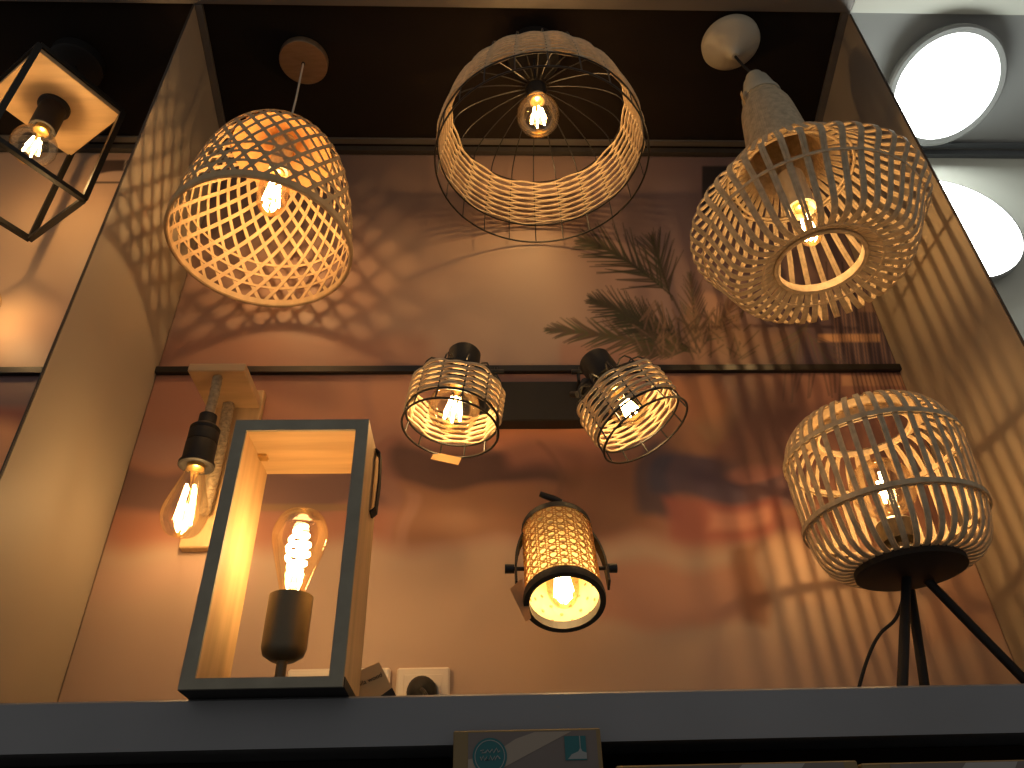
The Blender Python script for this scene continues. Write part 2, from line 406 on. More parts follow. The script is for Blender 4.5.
def paint_upper(P):
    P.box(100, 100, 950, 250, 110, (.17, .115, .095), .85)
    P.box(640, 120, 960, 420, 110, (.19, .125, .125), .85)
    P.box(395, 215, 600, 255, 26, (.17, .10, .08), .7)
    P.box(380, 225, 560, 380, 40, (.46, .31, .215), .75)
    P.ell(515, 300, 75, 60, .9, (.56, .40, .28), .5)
    P.box(150, 335, 430, 390, 24, (.36, .17, .11), .6)
    P.box(585, 120, 625, 250, 22, (.30, .20, .18), .5)
    P.box(655, 180, 690, 320, 20, (.27, .19, .18), .5)
    P.box(702, 166, 760, 215, 3, (.025, .02, .02), .95)
    P.box(560, 343, 720, 372, 10, (.42, .22, .15), .75)
    P.ell(707, 314, 20, 22, .35, (.40, .25, .19), .8)
    P.ell(712, 350, 40, 26, .6, (.24, .14, .09), .6)
    P.box(755, 285, 900, 380, 30, (.075, .055, .085), .85)
    P.box(720, 330, 790, 368, 22, (.24, .14, .09), .6)
    P.box(818, 334, 880, 342, 3, (.62, .36, .20), .9)
    P.box(858, 300, 898, 312, 3, (.36, .22, .15), .6)
    for k in range(26):
        x = 826+k*2.7; P.line((x, 262), (x+10+k*.35, 370), 1.2, (.30, .19, .14) if k % 3 else (.03, .02, .02), .65, soft=1.1)
    g = (.034, .030, .014)
    frond(P, (672, 296), (582, 240), (-12, -22), 22, 34, 2.2, g, .85)
    frond(P, (672, 300), (652, 238), (-2, -4), 14, 30, 2.2, g, .75)
    frond(P, (690, 348), (592, 300), (-18, -14), 22, 30, 2.6, g, .85)
    frond(P, (690, 352), (548, 330), (-20, -10), 26, 26, 2.8, (.09, .07, .035), .85)
    frond(P, (690, 350), (620, 318), (-6, -12), 18, 30, 3, g, .8)
    frond(P, (695, 352), (640, 352), (-6, -10), 14, 20, 2.6, (.08, .065, .03), .8)
    frond(P, (696, 350), (690, 275), (2, 0), 12, 22, 2.2, (.08, .06, .035), .7)
    frond(P, (700, 350), (735, 300), (6, -6), 12, 20, 2.4, (.10, .06, .04), .7)
    for k in range(150):
        x = rnd.uniform(640, 745); y = rnd.uniform(318, 360); a = rnd.uniform(-2.6, -.5); L = rnd.uniform(8, 26)
        P.line((x, y), (x+L*math.cos(a), y+L*math.sin(a)), 1.8, (.09, .06, .035) if k % 2 else (.20, .12, .08), .7)
    P.line((672, 296), (700, 352), 2.4, (.07, .05, .03), .8)
    frond(P, (812, 318), (792, 372), (-14, 6), 18, 34, 1.8, (.12, .085, .075), .6, 34)
    frond(P, (800, 325), (840, 380), (10, 6), 16, 30, 1.8, (.11, .08, .075), .6, 34)
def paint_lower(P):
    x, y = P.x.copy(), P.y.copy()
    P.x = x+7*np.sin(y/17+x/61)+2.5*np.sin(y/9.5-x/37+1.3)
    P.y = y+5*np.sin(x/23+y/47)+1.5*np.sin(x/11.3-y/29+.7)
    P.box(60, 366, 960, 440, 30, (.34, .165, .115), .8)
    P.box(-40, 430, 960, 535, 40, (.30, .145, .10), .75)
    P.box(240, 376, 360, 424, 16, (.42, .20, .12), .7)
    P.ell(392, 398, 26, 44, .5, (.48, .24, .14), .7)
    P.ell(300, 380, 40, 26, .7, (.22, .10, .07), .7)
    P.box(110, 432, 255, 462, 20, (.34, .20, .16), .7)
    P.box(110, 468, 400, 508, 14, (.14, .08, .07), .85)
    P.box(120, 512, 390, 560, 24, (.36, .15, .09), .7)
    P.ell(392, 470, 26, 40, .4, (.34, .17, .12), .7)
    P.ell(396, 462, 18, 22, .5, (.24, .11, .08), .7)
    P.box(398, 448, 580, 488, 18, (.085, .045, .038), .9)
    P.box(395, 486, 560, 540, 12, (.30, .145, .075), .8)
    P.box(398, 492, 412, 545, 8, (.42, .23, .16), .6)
    P.box(490, 425, 610, 446, 12, (.72, .30, .16), .85)  # glossy bulb reflection below the spot bar, painted into the print colour
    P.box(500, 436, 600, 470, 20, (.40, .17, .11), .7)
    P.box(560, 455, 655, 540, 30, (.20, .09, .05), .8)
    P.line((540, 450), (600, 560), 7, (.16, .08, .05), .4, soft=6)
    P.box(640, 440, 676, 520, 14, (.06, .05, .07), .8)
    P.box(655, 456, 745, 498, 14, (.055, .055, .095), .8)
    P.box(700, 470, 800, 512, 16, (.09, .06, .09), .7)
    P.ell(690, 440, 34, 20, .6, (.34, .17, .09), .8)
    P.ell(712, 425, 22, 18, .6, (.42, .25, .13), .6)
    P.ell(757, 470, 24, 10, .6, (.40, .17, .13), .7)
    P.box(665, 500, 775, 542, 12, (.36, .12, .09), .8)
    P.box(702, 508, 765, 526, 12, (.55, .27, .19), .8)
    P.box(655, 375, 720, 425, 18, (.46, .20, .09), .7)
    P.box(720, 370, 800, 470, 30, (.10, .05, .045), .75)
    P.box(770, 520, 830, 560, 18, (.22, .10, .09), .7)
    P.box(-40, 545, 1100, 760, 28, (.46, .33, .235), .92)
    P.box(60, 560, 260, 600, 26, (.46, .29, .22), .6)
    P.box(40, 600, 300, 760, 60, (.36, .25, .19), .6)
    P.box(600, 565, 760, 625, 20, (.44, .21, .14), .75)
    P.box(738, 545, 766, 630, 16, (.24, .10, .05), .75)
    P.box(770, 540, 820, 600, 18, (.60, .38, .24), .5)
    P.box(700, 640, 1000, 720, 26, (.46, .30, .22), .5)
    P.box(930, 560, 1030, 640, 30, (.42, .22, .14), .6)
    P.x, P.y = x, y
    P.box(250, 504, 356, 511, 3, (.24, .15, .075), .8)
    for x in range(786, 846, 6): P.line((x, 366), (x+rnd.uniform(-8, 8), 390+rnd.uniform(0, 12)), 2, (.09, .055, .05), .6)
    P.box(842, 376, 905, 386, 3, (.52, .29, .17), .8)
    for k in range(14): P.line((850+k*4, 364), (856+k*4.6, 396), 1.3, (.05, .03, .03), .7)
def paint_left_upper(P):
    P.box(-300, 140, 160, 200, 50, (.42, .27, .19), .5)
    P.box(-200, 330, 160, 420, 50, (.34, .235, .20), .6)
    P.box(98, 154, 150, 160, 3, (.36, .22, .16), .8)
    P.box(100, 160, 135, 182, 2.5, (.05, .03, .025), .95)
    P.ell(120, 179, 26, 8, .25, (.55, .38, .28), .95)
    P.box(90, 181.5, 128, 183.5, 1.5, (.05, .03, .025), .95)
    P.box(80, 184, 140, 200, 2, (.50, .34, .24), .95)
    P.line((126, 160), (124, 172), 1.2, (.5, .4, .3), .9)
    P.ell(60, 345, 40, 60, .9, (.26, .15, .13), .4)
def paint_left_lower(P):
    P.box(-300, 360, 160, 412, 20, (.16, .10, .10), .9)
    P.box(-300, 408, 160, 440, 14, (.28, .08, .05), .85)
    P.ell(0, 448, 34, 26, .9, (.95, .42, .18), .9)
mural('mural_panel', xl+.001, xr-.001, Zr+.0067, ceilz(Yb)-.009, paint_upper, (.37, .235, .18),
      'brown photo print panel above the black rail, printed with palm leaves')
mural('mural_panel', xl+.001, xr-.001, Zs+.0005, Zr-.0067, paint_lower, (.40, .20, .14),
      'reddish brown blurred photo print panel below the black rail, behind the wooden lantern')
mural('mural_panel', XL+.001, xl-TP-.001, Zr+.0067, ceilz(Yb)-.009, paint_left_upper, (.50, .35, .24),
      'beige photo print panel at the left edge behind the cube frame lamp', .003)
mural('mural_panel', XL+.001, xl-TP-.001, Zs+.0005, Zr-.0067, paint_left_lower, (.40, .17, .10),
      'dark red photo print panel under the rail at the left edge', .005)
wp = MB().box((xr+TP+.001, Yb-.001, Zs+.0005), (XR, Yb+.008, ceilz(Yb)-.009)).build('wall_panel', 'laminate_white', smooth=False)
tag(wp, 'plain pale wall panel behind the round white wall light at right', 'wall panel')

# ================================================================== BASKET PENDANT
def surf_strip(mb, prof, phis, w, t, off, T0):
    """prof: list of Vector((r,z)) ; phis: same length"""
    n = len(prof); P = []
    for q, a in zip(prof, phis): P.append(Vector((q.x*math.cos(a), q.x*math.sin(a), q.y)))
    Wd = []; Nn = []
    for i in range(n):
        dp = prof[min(i+1, n-1)]-prof[max(i-1, 0)]; dp.normalize()
        nr = Vector((-dp.y, dp.x)) if dp.y > 0 else Vector((-dp.y, dp.x))
        a = phis[i]; nn = Vector((nr.x*math.cos(a), nr.x*math.sin(a), nr.y))
        if nn.dot(Vector((P[i].x, P[i].y, 0))) < 0 and nr.x < 0: nn = -nn
        tg = (P[min(i+1, n-1)]-P[max(i-1, 0)]).normalized()
        nn = (nn-tg*nn.dot(tg)).normalized(); Nn.append(nn); Wd.append(nn.cross(tg))
    P = [T0+p+nn*off for p, nn in zip(P, Nn)]
    mb.ribbon(P, Wd, Nn, w, t)
bx, by = -.398, .989
rimz = zat(bx, by, 246)
RB = .159
t = thing('pendant_lamp', (bx, by, ceilz(by)-.0), 'woven bamboo basket pendant with hexagon mesh hanging top left under a copper canopy', 'pendant lamp')
HB = .300
prof = spline([(RB, 0), (RB*.985, HB*.13), (RB*.955, HB*.30), (RB*.90, HB*.48), (RB*.82, HB*.66), (RB*.70, HB*.81), (RB*.52, HB*.93), (RB*.28, HB*.99), (RB*.10, HB*1.005)], 80)
prof = even([Vector(p) for p in prof], 60)
o3 = Vector((bx, by, rimz))
mb = MB(); NS = 28
L = sum((b-a).length for a, b in zip(prof, prof[1:]))
for d in (-1, 1):
    phi = [0.]
    for a, b in zip(prof, prof[1:]):
        phi.append(phi[-1]+min(.07, (b-a).length*.60/max(.03, (a.x+b.x)/2)))
    for k in range(NS):
        a0 = 2*PI*k/NS
        surf_strip(mb, prof, [a0+d*p for p in phi], .0070, .0009, .0006*d, o3)
mb.build('basket_weave', 'bamboo', t)
hp = MB()
for zf, wd in ((.139, .0062), (.231, .006), (.323, .006)):
    i = min(range(len(prof)), key=lambda j: abs(prof[j].y-HB*zf)); rr_ = prof[i].x
    pts = ring(rr_, 0, 96); hp.ribbon([o3+p+Vector((0, 0, HB*zf)) for p in pts], [Vector((0, 0, 1))]*96, [p.normalized() for p in pts], wd, .0009, True)
hp.build('weave_hoops', 'bamboo', t)
rm = MB(); pts = ring(RB+.0015, 0, 96)
for rr_, zz, hh in ((RB+.0022, .0035, .013), (RB-.0022, .0035, .013)):
    pts = ring(rr_, 0, 96); rm.ribbon([o3+p+Vector((0, 0, zz)) for p in pts], [Vector((0, 0, 1))]*96, [p.normalized() for p in pts], hh, .0022, True)
rm.tube([o3+p for p in ring(RB, -.003, 96)], .0028, 8, True)
rm.build('rim', 'bamboo', t)
ln = MB(); ip = [(p.x-.004, p.y-.003) for p in prof if p.y > HB*.86]
ln.lathe(ip+[(.02, HB-.004)], 48, o3, cap=False); ln.build('crown_lining', 'bamboo_lining', t)
cz = ceilz(by)-.004
can = MB().lathe([(.0, .012), (.053, .012), (.053, -.004), (.052, -.006), (.0, -.006)], 40, (bx, by, cz)).build('canopy', 'copper', t)
MB().lathe([(.004, -.009), (.004, -.006)], 12, (bx, by, cz)).build('cord_grip', 'black_metal', can)
topz = rimz+HB
MB().tube([(bx, by, cz-.006), (bx+.002, by, (cz+topz)/2), (bx, by, topz)], .0022, 8).build('cord', 'cord_clear', t)
MB().lathe([(.0, .004), (.024, .004), (.024, -.002), (.019, -.004), (.019, -.096), (.015, -.098), (.0, -.094)], 28, (bx, by, topz)).build('socket', 'cream_paint', t)
T = frame((bx, by, topz-.102), (0, 0, -1)); bulb(T, 'tube', .056, t, 4.6, 'bulb_glass', 6, lr=.012)

# ================================================================== WIRE AND ROPE CAGES
def rope_band(mb, rfun, z0, z1, rows, N, amp, rad, T=None):
    seg = N*6
    for j in range(rows):
        z = z0+(z1-z0)*(j+.5)/rows; R_ = rfun(z)
        pts = [Vector(((R_+amp*math.cos(N/2*a+PI*j))*math.cos(a), (R_+amp*math.cos(N/2*a+PI*j))*math.sin(a), z+rad*.5*math.sin(N/2*a*1.0+PI*j))) for a in [2*PI*k/seg for k in range(seg)]]
        mb.tube(pts, rad, 6, True)
mx, my = .1155, .969
z_low = zat(mx, my, 164); z_b0 = zat(mx, my, 148); z_b1 = zat(mx, my, 114); z_ap = zat(mx, my, 88)
RM = .208
t = thing('pendant_lamp', (mx, my, ceilz(my)), 'round black wire cage pendant with pale woven rope band, topmost in the middle', 'pendant lamp')
def rmid(z):
    u = (z-z_low)/(z_b1-z_low)
    return RM*(1-.015*u-.13*max(0, u)**2) 
wc = MB(T=Matrix.Translation((mx, my, 0))); N = 22
for k in range(N):
    a = 2*PI*(k+.5)/N
    pr_ = [(rmid(z_low+(z_b1-z_low)*i/6), z_low+(z_b1-z_low)*i/6) for i in range(7)]
    r1 = rmid(z_b1); H_ = z_ap-z_b1
    pr_ += [(r1*math.cos(q), z_b1+H_*math.sin(q)) for q in [PI/2*i/12 for i in range(1, 12)]]+[(.02, z_ap)]
    wc.tube([(r*math.cos(a), r*math.sin(a), z) for r, z in pr_], .0012, 5)
for z, rr_ in ((z_low, .0019), (z_b0, .0018), (z_b1, .0015)): wc.tube(ring(rmid(z), z, 88), rr_, 6, True)
wc.tube(ring(.022, z_ap, 24), .002, 6, True)
wc.build('wire_cage', 'black_metal', t)
rb = MB(T=Matrix.Translation((mx, my, 0))); rope_band(rb, rmid, z_b0+.002, z_b1, 16, N, .0034, .0022); rb.build('rope_band', 'paper_rope', t)
MB().lathe([(0, .006), (.06, .006), (.06, -.022), (.056, -.026), (.01, -.028), (0, -.028)], 40, (mx, my, ceilz(my)+.002)).build('canopy', 'black_satin', t)
MB().tube([(mx, my, ceilz(my)-.02), (mx, my, z_ap+.006)], .003, 8).build('cord', 'black_satin', t)
MB().lathe([(0, .010), (.008, .010), (.021, .002), (.021, -.042), (.018, -.044), (0, -.042)], 28, (mx, my, z_ap)).build('socket', 'black_satin', t)
T = frame((mx, my, z_ap-.046), (0, 0, -1)); bulb(T, 'globe', .090, t, 4.8, 'amber_glass', 6)

# ================================================================== GOURD PENDANT
def rib_set(parent, X, Y, prof, N, w, th, matn, ph=0, name='rib', dbl=.0028):
    """meridian ribs; each is a pair of flat canes"""
    prof = even([Vector(p) for p in prof], 44)
    for k in range(N):
        a = 2*PI*k/N+ph; mb = MB()
        for sd in (-1, 1):
            P = []; Wd = []; Nn = []; ws = []
            for i, q in enumerate(prof):
                dp = (prof[min(i+1, 44)]-prof[max(i-1, 0)]).normalized()
                wm = min(w, 2*PI*q.x/N*.47); da = sd*(wm*.54)/q.x
                aa = a+da; nr = Vector((dp.y, -dp.x))
                P.append(Vector((X+q.x*math.cos(aa), Y+q.x*math.sin(aa), q.y)))
                Nn.append(Vector((nr.x*math.cos(aa), nr.x*math.sin(aa), nr.y))); Wd.append(Vector((-math.sin(aa), math.cos(aa), 0))); ws.append(wm)
            mb.ribbon(P, Wd, Nn, ws, th)
        mb.build(name, matn, parent)
gx, gy = .584, .945
zc = ceilz(gy)
z_op = zat(gx, gy, 262); z_mx = zat(gx, gy, 221); z_sh = zat(gx, gy, 178); z_co = zat(gx, gy, 103); z_nt = zat(gx, gy, 76)
t = thing('pendant_lamp', (gx, gy, zc), 'gourd shaped bamboo cane pendant with white canopy hanging top right', 'pendant lamp')
RG = .207
prof = spline([(.0365, z_co+.012), (.0405, z_co-.010), (.050, z_co-.034), (.066, z_sh+.056), (.088, z_sh+.028), (.120, z_sh+.005), (.162, (z_sh+z_mx)/2-.004), (.197, z_mx+.018), (RG, z_mx-.012), (.188, z_mx-.040), (.150, z_op-.014), (.106, z_op-.014), (.074, z_op+.004)], 120)
rib_set(t, gx, gy, prof, 42, .0049, .0022, 'rattan')
hp = MB(T=Matrix.Translation((gx, gy, 0)))
def flat_hoop(mb, r, z, h, th, n=72):
    pts = ring(r, z, n); mb.ribbon(pts, [Vector((0, 0, 1))]*n, [Vector((p.x, p.y, 0)).normalized() for p in pts], h, th, True)
hp.tube(ring(.116, z_sh+.004, 72), .0028, 6, True); hp.tube(ring(.104, z_sh+.000, 72), .0028, 6, True)
hp.build('shoulder_hoop', 'rattan', t)
hp = MB(T=Matrix.Translation((gx, gy, 0))); flat_hoop(hp, .189, z_mx-.040, .006, .002); hp.build('inner_hoop', 'rattan', t)
hp = MB(T=Matrix.Translation((gx, gy, 0))); flat_hoop(hp, .0725, z_op+.004, .016, .003); hp.tube(ring(.076, z_op-.003, 72), .0028, 6, True); hp.tube(ring(.100, z_op-.0125, 72), .0022, 6, True)
hp.build('opening_ring', 'rattan', t)
nk = MB(T=Matrix.Translation((gx, gy, 0)))
nk.lathe([(.0, z_nt+.006), (.012, z_nt+.004), (.018, z_nt-.004), (.019, z_nt-.018), (.027, z_nt-.026), (.036, z_co+.030), (.040, z_co+.020), (.0405, z_co+.010), (.037, z_co+.009), (0, z_co+.010)], 40)
nk.build('neck_cap', 'cream_paint', t)
cn = MB(T=Matrix.Translation((gx-.026, gy, zc)))
cn.lathe([(0, .008), (.064, .008), (.064, -.004), (.060, -.010), (.040, -.024), (.020, -.034), (.012, -.044), (.008, -.052), (.0, -.052)], 44); cn.build('canopy', 'cream_paint', t)
MB().tube([(gx-.026, gy, zc-.050), (gx-.015, gy, (zc-.05+z_nt)/2), (gx, gy, z_nt+.004)], .0028, 8).build('cord', 'black_satin', t)
MB().lathe([(0, 0), (.024, 0), (.027, -.090), (.024, -.092), (.018, -.080), (0, -.08)], 28, (gx, gy, z_sh+.002)).build('socket', 'cream_paint', t)
T = frame((gx, gy, z_sh-.086), (0, 0, -1)); bulb(T, 'tube', .046, t, 3.2, 'bulb_glass', 2)
tg = MB(); p = Vector((gx-.047, gy-.012, z_co-.004))
tg.box((p.x-.0005, p.y-.004, p.z-.026), (p.x+.0005, p.y+.004, p.z+.022)); tg.tube([p+Vector((0, 0, .021)), (gx-.030, gy-.006, z_co+.034)], .0005, 5); tg.build('paper_tag', 'card_brown', t)

# ================================================================== TRIPOD TABLE LAMP
tx, ty = .592, 1.005
ztd = zat(tx, ty, 573)
t = thing('table_lamp', (tx, ty, Zs), 'barrel shaped bamboo table lamp on three black legs at the right of the shelf', 'table lamp')
RT = .130
z_t = [zat(tx, ty, y) for y in (548, 520, 480, 440, 420, 404)]
ztop = zat(tx, ty, 424)
prof = spline([(.070, ztd+.010), (.092, ztd+.012), (.110, ztd+.030), (.120, ztd+.064), (.124, ztd+.11), (.127, ztop-.075), (.122, ztop-.035), (.106, ztop-.010), (.086, ztop-.002), (.074, ztop-.006)], 120)
rib_set(t, tx, ty, prof, 40, .0036, .0026, 'rattan')
for nm, rr_, zz in (('lower_hoop', .1225, ztd+.078), ('upper_hoop', .1255, ztop-.058)):
    hp = MB(T=Matrix.Translation((tx, ty, 0))); flat_hoop(hp, rr_+.0035, zz, .0075, .003); hp.build(nm, 'rattan', t)
    hp = MB(T=Matrix.Translation((tx, ty, 0))); flat_hoop(hp, rr_-.0035, zz, .0075, .003); hp.build('inner_hoop', 'rattan', t)
hp = MB(T=Matrix.Translation((tx, ty, 0))); hp.lathe([(.092, ztop-.006), (.092, ztop-.003), (.070, ztop-.008), (.066, ztop-.012), (.066, ztop-.020), (.070, ztop-.020), (.072, ztop-.012), (.092, ztop-.006)], 48, cap=False); hp.build('top_ring', 'rattan', t)
MB().lathe([(0, .014), (.070, .014), (.0735, .011), (.0735, .001), (.071, 0), (0, 0)], 48, (tx, ty, ztd)).build('base_disc', 'black_satin', t)
MB().lathe([(.012, 0), (.012, .03), (.026, .034), (.026, .062), (.022, .066), (0, .066)], 28, (tx, ty, ztd+.012)).build('socket', 'olive_metal', t)
T = frame((tx, ty, ztd+.080), (0, 0, 1)); bulb(T, 'globe', .092, t, 2.8, 'bulb_glass', 2)
legs = [(atZ(903, 703, Zs), atZ(907, 578, ztd)), (atZ(930, 718, Zs), atZ(911, 592, ztd)), (atZ(1056, 714, Zs), atZ(928, 582, ztd))]
for foot, top in legs:
    foot = Vector((foot.x, max(Yf+.016, min(foot.y, Yb-.02)), Zs+.004)); top = Vector((top.x, top.y, ztd+.002))
    lg = MB(); lg.tube([foot, foot.lerp(top, .5), top], .0064, 12); lg.build('leg', 'black_satin', t)
cpt = [atY(905, 592, ty+.005), atY(896, 618, ty+.02), atY(880, 634, ty+.03), atY(869, 655, ty+.035), atY(859, 688, ty+.04)]
cpt.append(Vector((cpt[-1].x-.01, ty+.05, Zs+.005))); cpt.append(Vector((cpt[-1].x-.03, Yb-.03, Zs+.004)))
MB().tube(spline(cpt, 50), .0024, 8).build('power_cord', 'black_satin', t)

# ================================================================== WOODEN LANTERN
ly = atZ(260, 688, Zs).y
A = atY(176.5, 687, ly); B = atY(342, 684, ly); Ct = atY(237, 421, ly); Dt = atY(370, 418, ly)
x0, x1 = (A.x+Ct.x)/2, (B.x+Dt.x)/2; z0 = Zs; z1 = (Ct.z+Dt.z)/2
th = .0155
yb_ = ly+.114
t = thing('lantern_lamp', ((x0+x1)/2, (ly+yb_)/2, z0), 'tall open wooden frame lantern with dark edges and a glowing pear bulb on the shelf', 'table lamp')
def board(name, poly, y0, y1, m, smooth=False):
    return MB().poly([(x, y0, z) for x, z in poly], (0, y1-y0, 0)).build(name, m, t, smooth=smooth)
fe = .004
board('left_board', [(x0, z0+th*.7), (x0+th, z0+th*.7), (x0+th, z1-th), (x0, z1)], ly+fe, yb_, 'wood')
board('right_board', [(x1-th, z0+th*.7), (x1, z0+th*.7), (x1, z1), (x1-th, z1-th)], ly+fe, yb_, 'wood')
board('top_board', [(x0, z1), (x0+th, z1-th), (x1-th, z1-th), (x1, z1)], ly+fe, yb_, 'wood_flat')
board('bottom_board', [(x0-.001, z0), (x1+.001, z0), (x1+.001, z0+th*.7), (x0-.001, z0+th*.7)], ly+fe, yb_, 'black_satin')  # board coloured black to put the shade of the underside into its colour
fr = MB()
O = [(x0, z0), (x1, z0), (x1, z1), (x0, z1)]; I = [(x0+th, z0+th*.7), (x1-th, z0+th*.7), (x1-th, z1-th), (x0+th, z1-th)]
for k in range(4):
    j = (k+1) % 4; fr.poly([(O[k][0], ly, O[k][1]), (O[j][0], ly, O[j][1]), (I[j][0], ly, I[j][1]), (I[k][0], ly, I[k][1])], (0, fe, 0))
fr.build('front_frame', 'lantern_edge', t, smooth=False)['label'] = 'dark grey painted front frame'
lx, lyc = (x0+x1)/2+.003, ly+.060
sb, st_ = zat(lx, lyc, 661), zat(lx, lyc, 597)
MB().lathe([(.006, z0+th*.7), (.006, sb+.002)], 14, (lx, lyc, 0), cap=True).build('stem', 'olive_metal', t)
MB().lathe([(0, sb-.001), (.014, sb), (.023, sb+.006), (.0255, sb+.014), (.0255, st_), (.023, st_), (.022, st_-.006), (0, st_-.006)], 36, (lx, lyc, 0)).build('socket', 'olive_metal', t)
T = frame((lx, lyc, st_-.002), (0, 0, 1)); bulb(T, 'pear', .069, t, 2.3, 'amber_glass', 'spiral', lr=.014)
q = atY(257, 455, ly+.065); q.x = x0+th
MB().box((q.x+.0002, q.y-.007, q.z-.006), (q.x+.012, q.y+.007, q.z+.006), .001).build('metal_clip', 'brass', t)
hs = MB(); zt_, zb_ = zat(x1, ly+.075, 452), zat(x1, ly+.075, 515)
hs.ribbon([Vector((x1+dx, ly+.075, z)) for dx, z in ((.001, zt_), (.007, zt_-.006), (.0085, (zt_+zb_)/2), (.007, zb_+.006), (.001, zb_))],
          [Vector((0, 1, 0))]*5, [Vector((.9, 0, .4)), Vector((1, 0, .3)), Vector((1, 0, 0)), Vector((1, 0, -.3)), Vector((.9, 0, -.4))], .02, .002)
hs.build('strap_handle', 'black_satin', t)

# ================================================================== ROPE AND WOOD WALL LAMP
t = thing('wall_lamp', tuple(atY(230, 420, Yb)), 'wooden bracket wall lamp with thick rope cord and bare pear bulb beside the lantern', 'wall lamp')
pw = atY(264.6, 390, Yb-.018)
pb = atY(178, 548, Yb-.018); xR = pw.x; xL = pb.x
MB().box((xL, Yb-.019, pb.z), (xR, Yb-.0005, pw.z), .002).build('back_plate', 'wood', t, smooth=False)
ar = atY(260, 413, Yb-.019); al = atY(205, 404, Yb-.019); zA = (ar.z+al.z)/2
fa = atZ(191, 371.5, zA); fb = atZ(243.7, 370, zA); yA = (fa.y+fb.y)/2
xa0, xa1 = (fa.x+al.x)/2, (fb.x+ar.x)/2
MB().box((xa0, yA, zA), (xa1, Yb-.0195, zA+.016), .0015).build('arm', 'plywood', t, smooth=False)
h1 = atZ(218, 377, zA); h2 = atZ(229, 404, zA)
def ropey(pts, r, n):
    P = even([Vector(p) for p in spline(pts, 60)], n); mb = MB()
    for s in range(3):
        q = []
        for i, p in enumerate(P):
            tg_ = (P[min(i+1, n)]-P[max(i-1, 0)]).normalized(); u = tg_.orthogonal().normalized(); v = tg_.cross(u)
            a = i*.55+s*2*PI/3; q.append(p+(u*math.cos(a)+v*math.sin(a))*r*.5)
        mb.tube(q, r*.58, 7)
    return mb
zs1 = zat(h1.x, h1.y, 420)
ropey([h1+Vector((0, 0, -.001)), (h1.x+.001, h1.y, (zA+zs1)/2), (h1.x, h1.y, zs1)], .0080, 90).build('rope_cord', 'hemp', t)
zr2 = zat(h2.x, h2.y, 512)
ropey([h2+Vector((0, 0, -.001)), (h2.x+.002, h2.y, (zA+zr2)/2), (h2.x-.001, h2.y+.002, zr2)], .0100, 130).build('rope_column', 'hemp', t)
MB().lathe([(0, .02), (.014, .02), (.014, .004), (.016, 0), (0, 0)], 24, (h1.x, h1.y, zs1-.012)).build('cord_cap', 'black_satin', t)
zs2 = zat(h1.x, h1.y, 467)
MB().lathe([(0, zs1-.010), (.018, zs1-.012), (.0235, zs1-.018), (.0235, zs1-.022), (.0225, zs1-.024), (.0235, zs1-.026), (.0235, (zs1+zs2)/2), (.0225, (zs1+zs2)/2-.001), (.024, (zs1+zs2)/2-.003), (.024, zs2+.008), (.0275, zs2+.006), (.0275, zs2+.001), (.024, zs2), (.020, zs2+.002), (0, zs2+.004)], 36, (h1.x, h1.y, 0)).build('socket', 'black_satin', t)
T = frame((h1.x, h1.y, zs2-.002), (0, 0, -1)); bulb(T, 'pear', .069, t, 1.7, 'amber_glass', 4, lr=.012)

# ================================================================== TWO-HEAD WALL SPOT
t = thing('wall_spotlight', tuple(atY(545, 405, Yb)), 'black bar wall light with two rope wrapped wire cage heads, under the rail', 'wall light')
a = atY(452, 382, Yb-.03); b = atY(640, 420, Yb-.03)
MB().box((a.x, Yb-.032, b.z), (b.x, Yb-.0005, a.z), .002).build('mounting_bar', 'black_satin', t, smooth=False)
def cage_head(cx, cy_, cY, axis, label, R_, hlow, hb, bt, bsize, power, tagit):
    """(cx,cy_) pixel of the lower ring centre at depth cY ; axis points out of the opening"""
    ctr = atY(cx, cy_, cY); ax = Vector(axis).normalized()
    T = frame(ctr, -ax)                       # +z goes back to the socket
    cage = MB(T); N = 12
    z1 = hlow; z2 = hlow+hb; z3 = z2+.028
    for k in range(N):
        an = 2*PI*(k+.5)/N; c, s_ = math.cos(an), math.sin(an)
        cage.tube([(r*c, r*s_, z) for r, z in ((R_, 0), (R_*.97, z1), (R_*.955, z2), (R_*.93, z2+.010), (R_*.84, z3-.006), (R_*.68, z3), (R_*.50, z3-.002), (R_*.38, z3-.006))], .0014, 5)
    for r, z, q in ((R_, 0, .0019), (R_*.97, z1, .0019), (R_*.955, z2, .0016), (R_*.38, z3-.006, .002)): cage.tube([Vector((p.x, p.y, z)) for p in ring(r, z, 60)], q, 6, True)
    root = cage.build('wire_cage', 'black_metal', t)
    rb = MB(T); rope_band(rb, lambda z: R_*.955, z1+.002, z2, 11, N, .0040, .0023); rb.build('rope_band', 'paper_rope', root)
    MB(T).lathe([(0, z3-.020), (.0215, z3-.020), (.0225, z3-.010), (.0225, z3+.004), (.0265, z3+.006), (.0265, z3+.048), (.023, z3+.053), (.004, z3+.057), (.004, z3+.062), (0, z3+.062)], 32).build('socket', 'black_satin', root)
    ang = MB(T); ang.tube([(-.024, .0, z3+.016), (-.046, .0, z3+.010), (-.060, .002, z3-.004)], .0035, 8); ang.tube([(-.062, -.008, z3-.008), (-.062, .010, z3+.008)], .0055, 10)
    ang.build('side_knob', 'black_satin', root)
    Tb = frame(T @ Vector((0, 0, z3-.022)), ax)
    bulb(Tb, 'globe', bsize, t, power, 'amber_glass', 6)
    return T, z3
T1, zz1 = cage_head(450, 429, .985, (-.13, -.08, -.98), 'left', .0735, .021, .058, 0, .080, 1.6, True)
T2, zz2 = cage_head(646, 431, .985, (.42, -.06, -.90), 'right', .0735, .021, .060, 0, .062, 1.6, False)
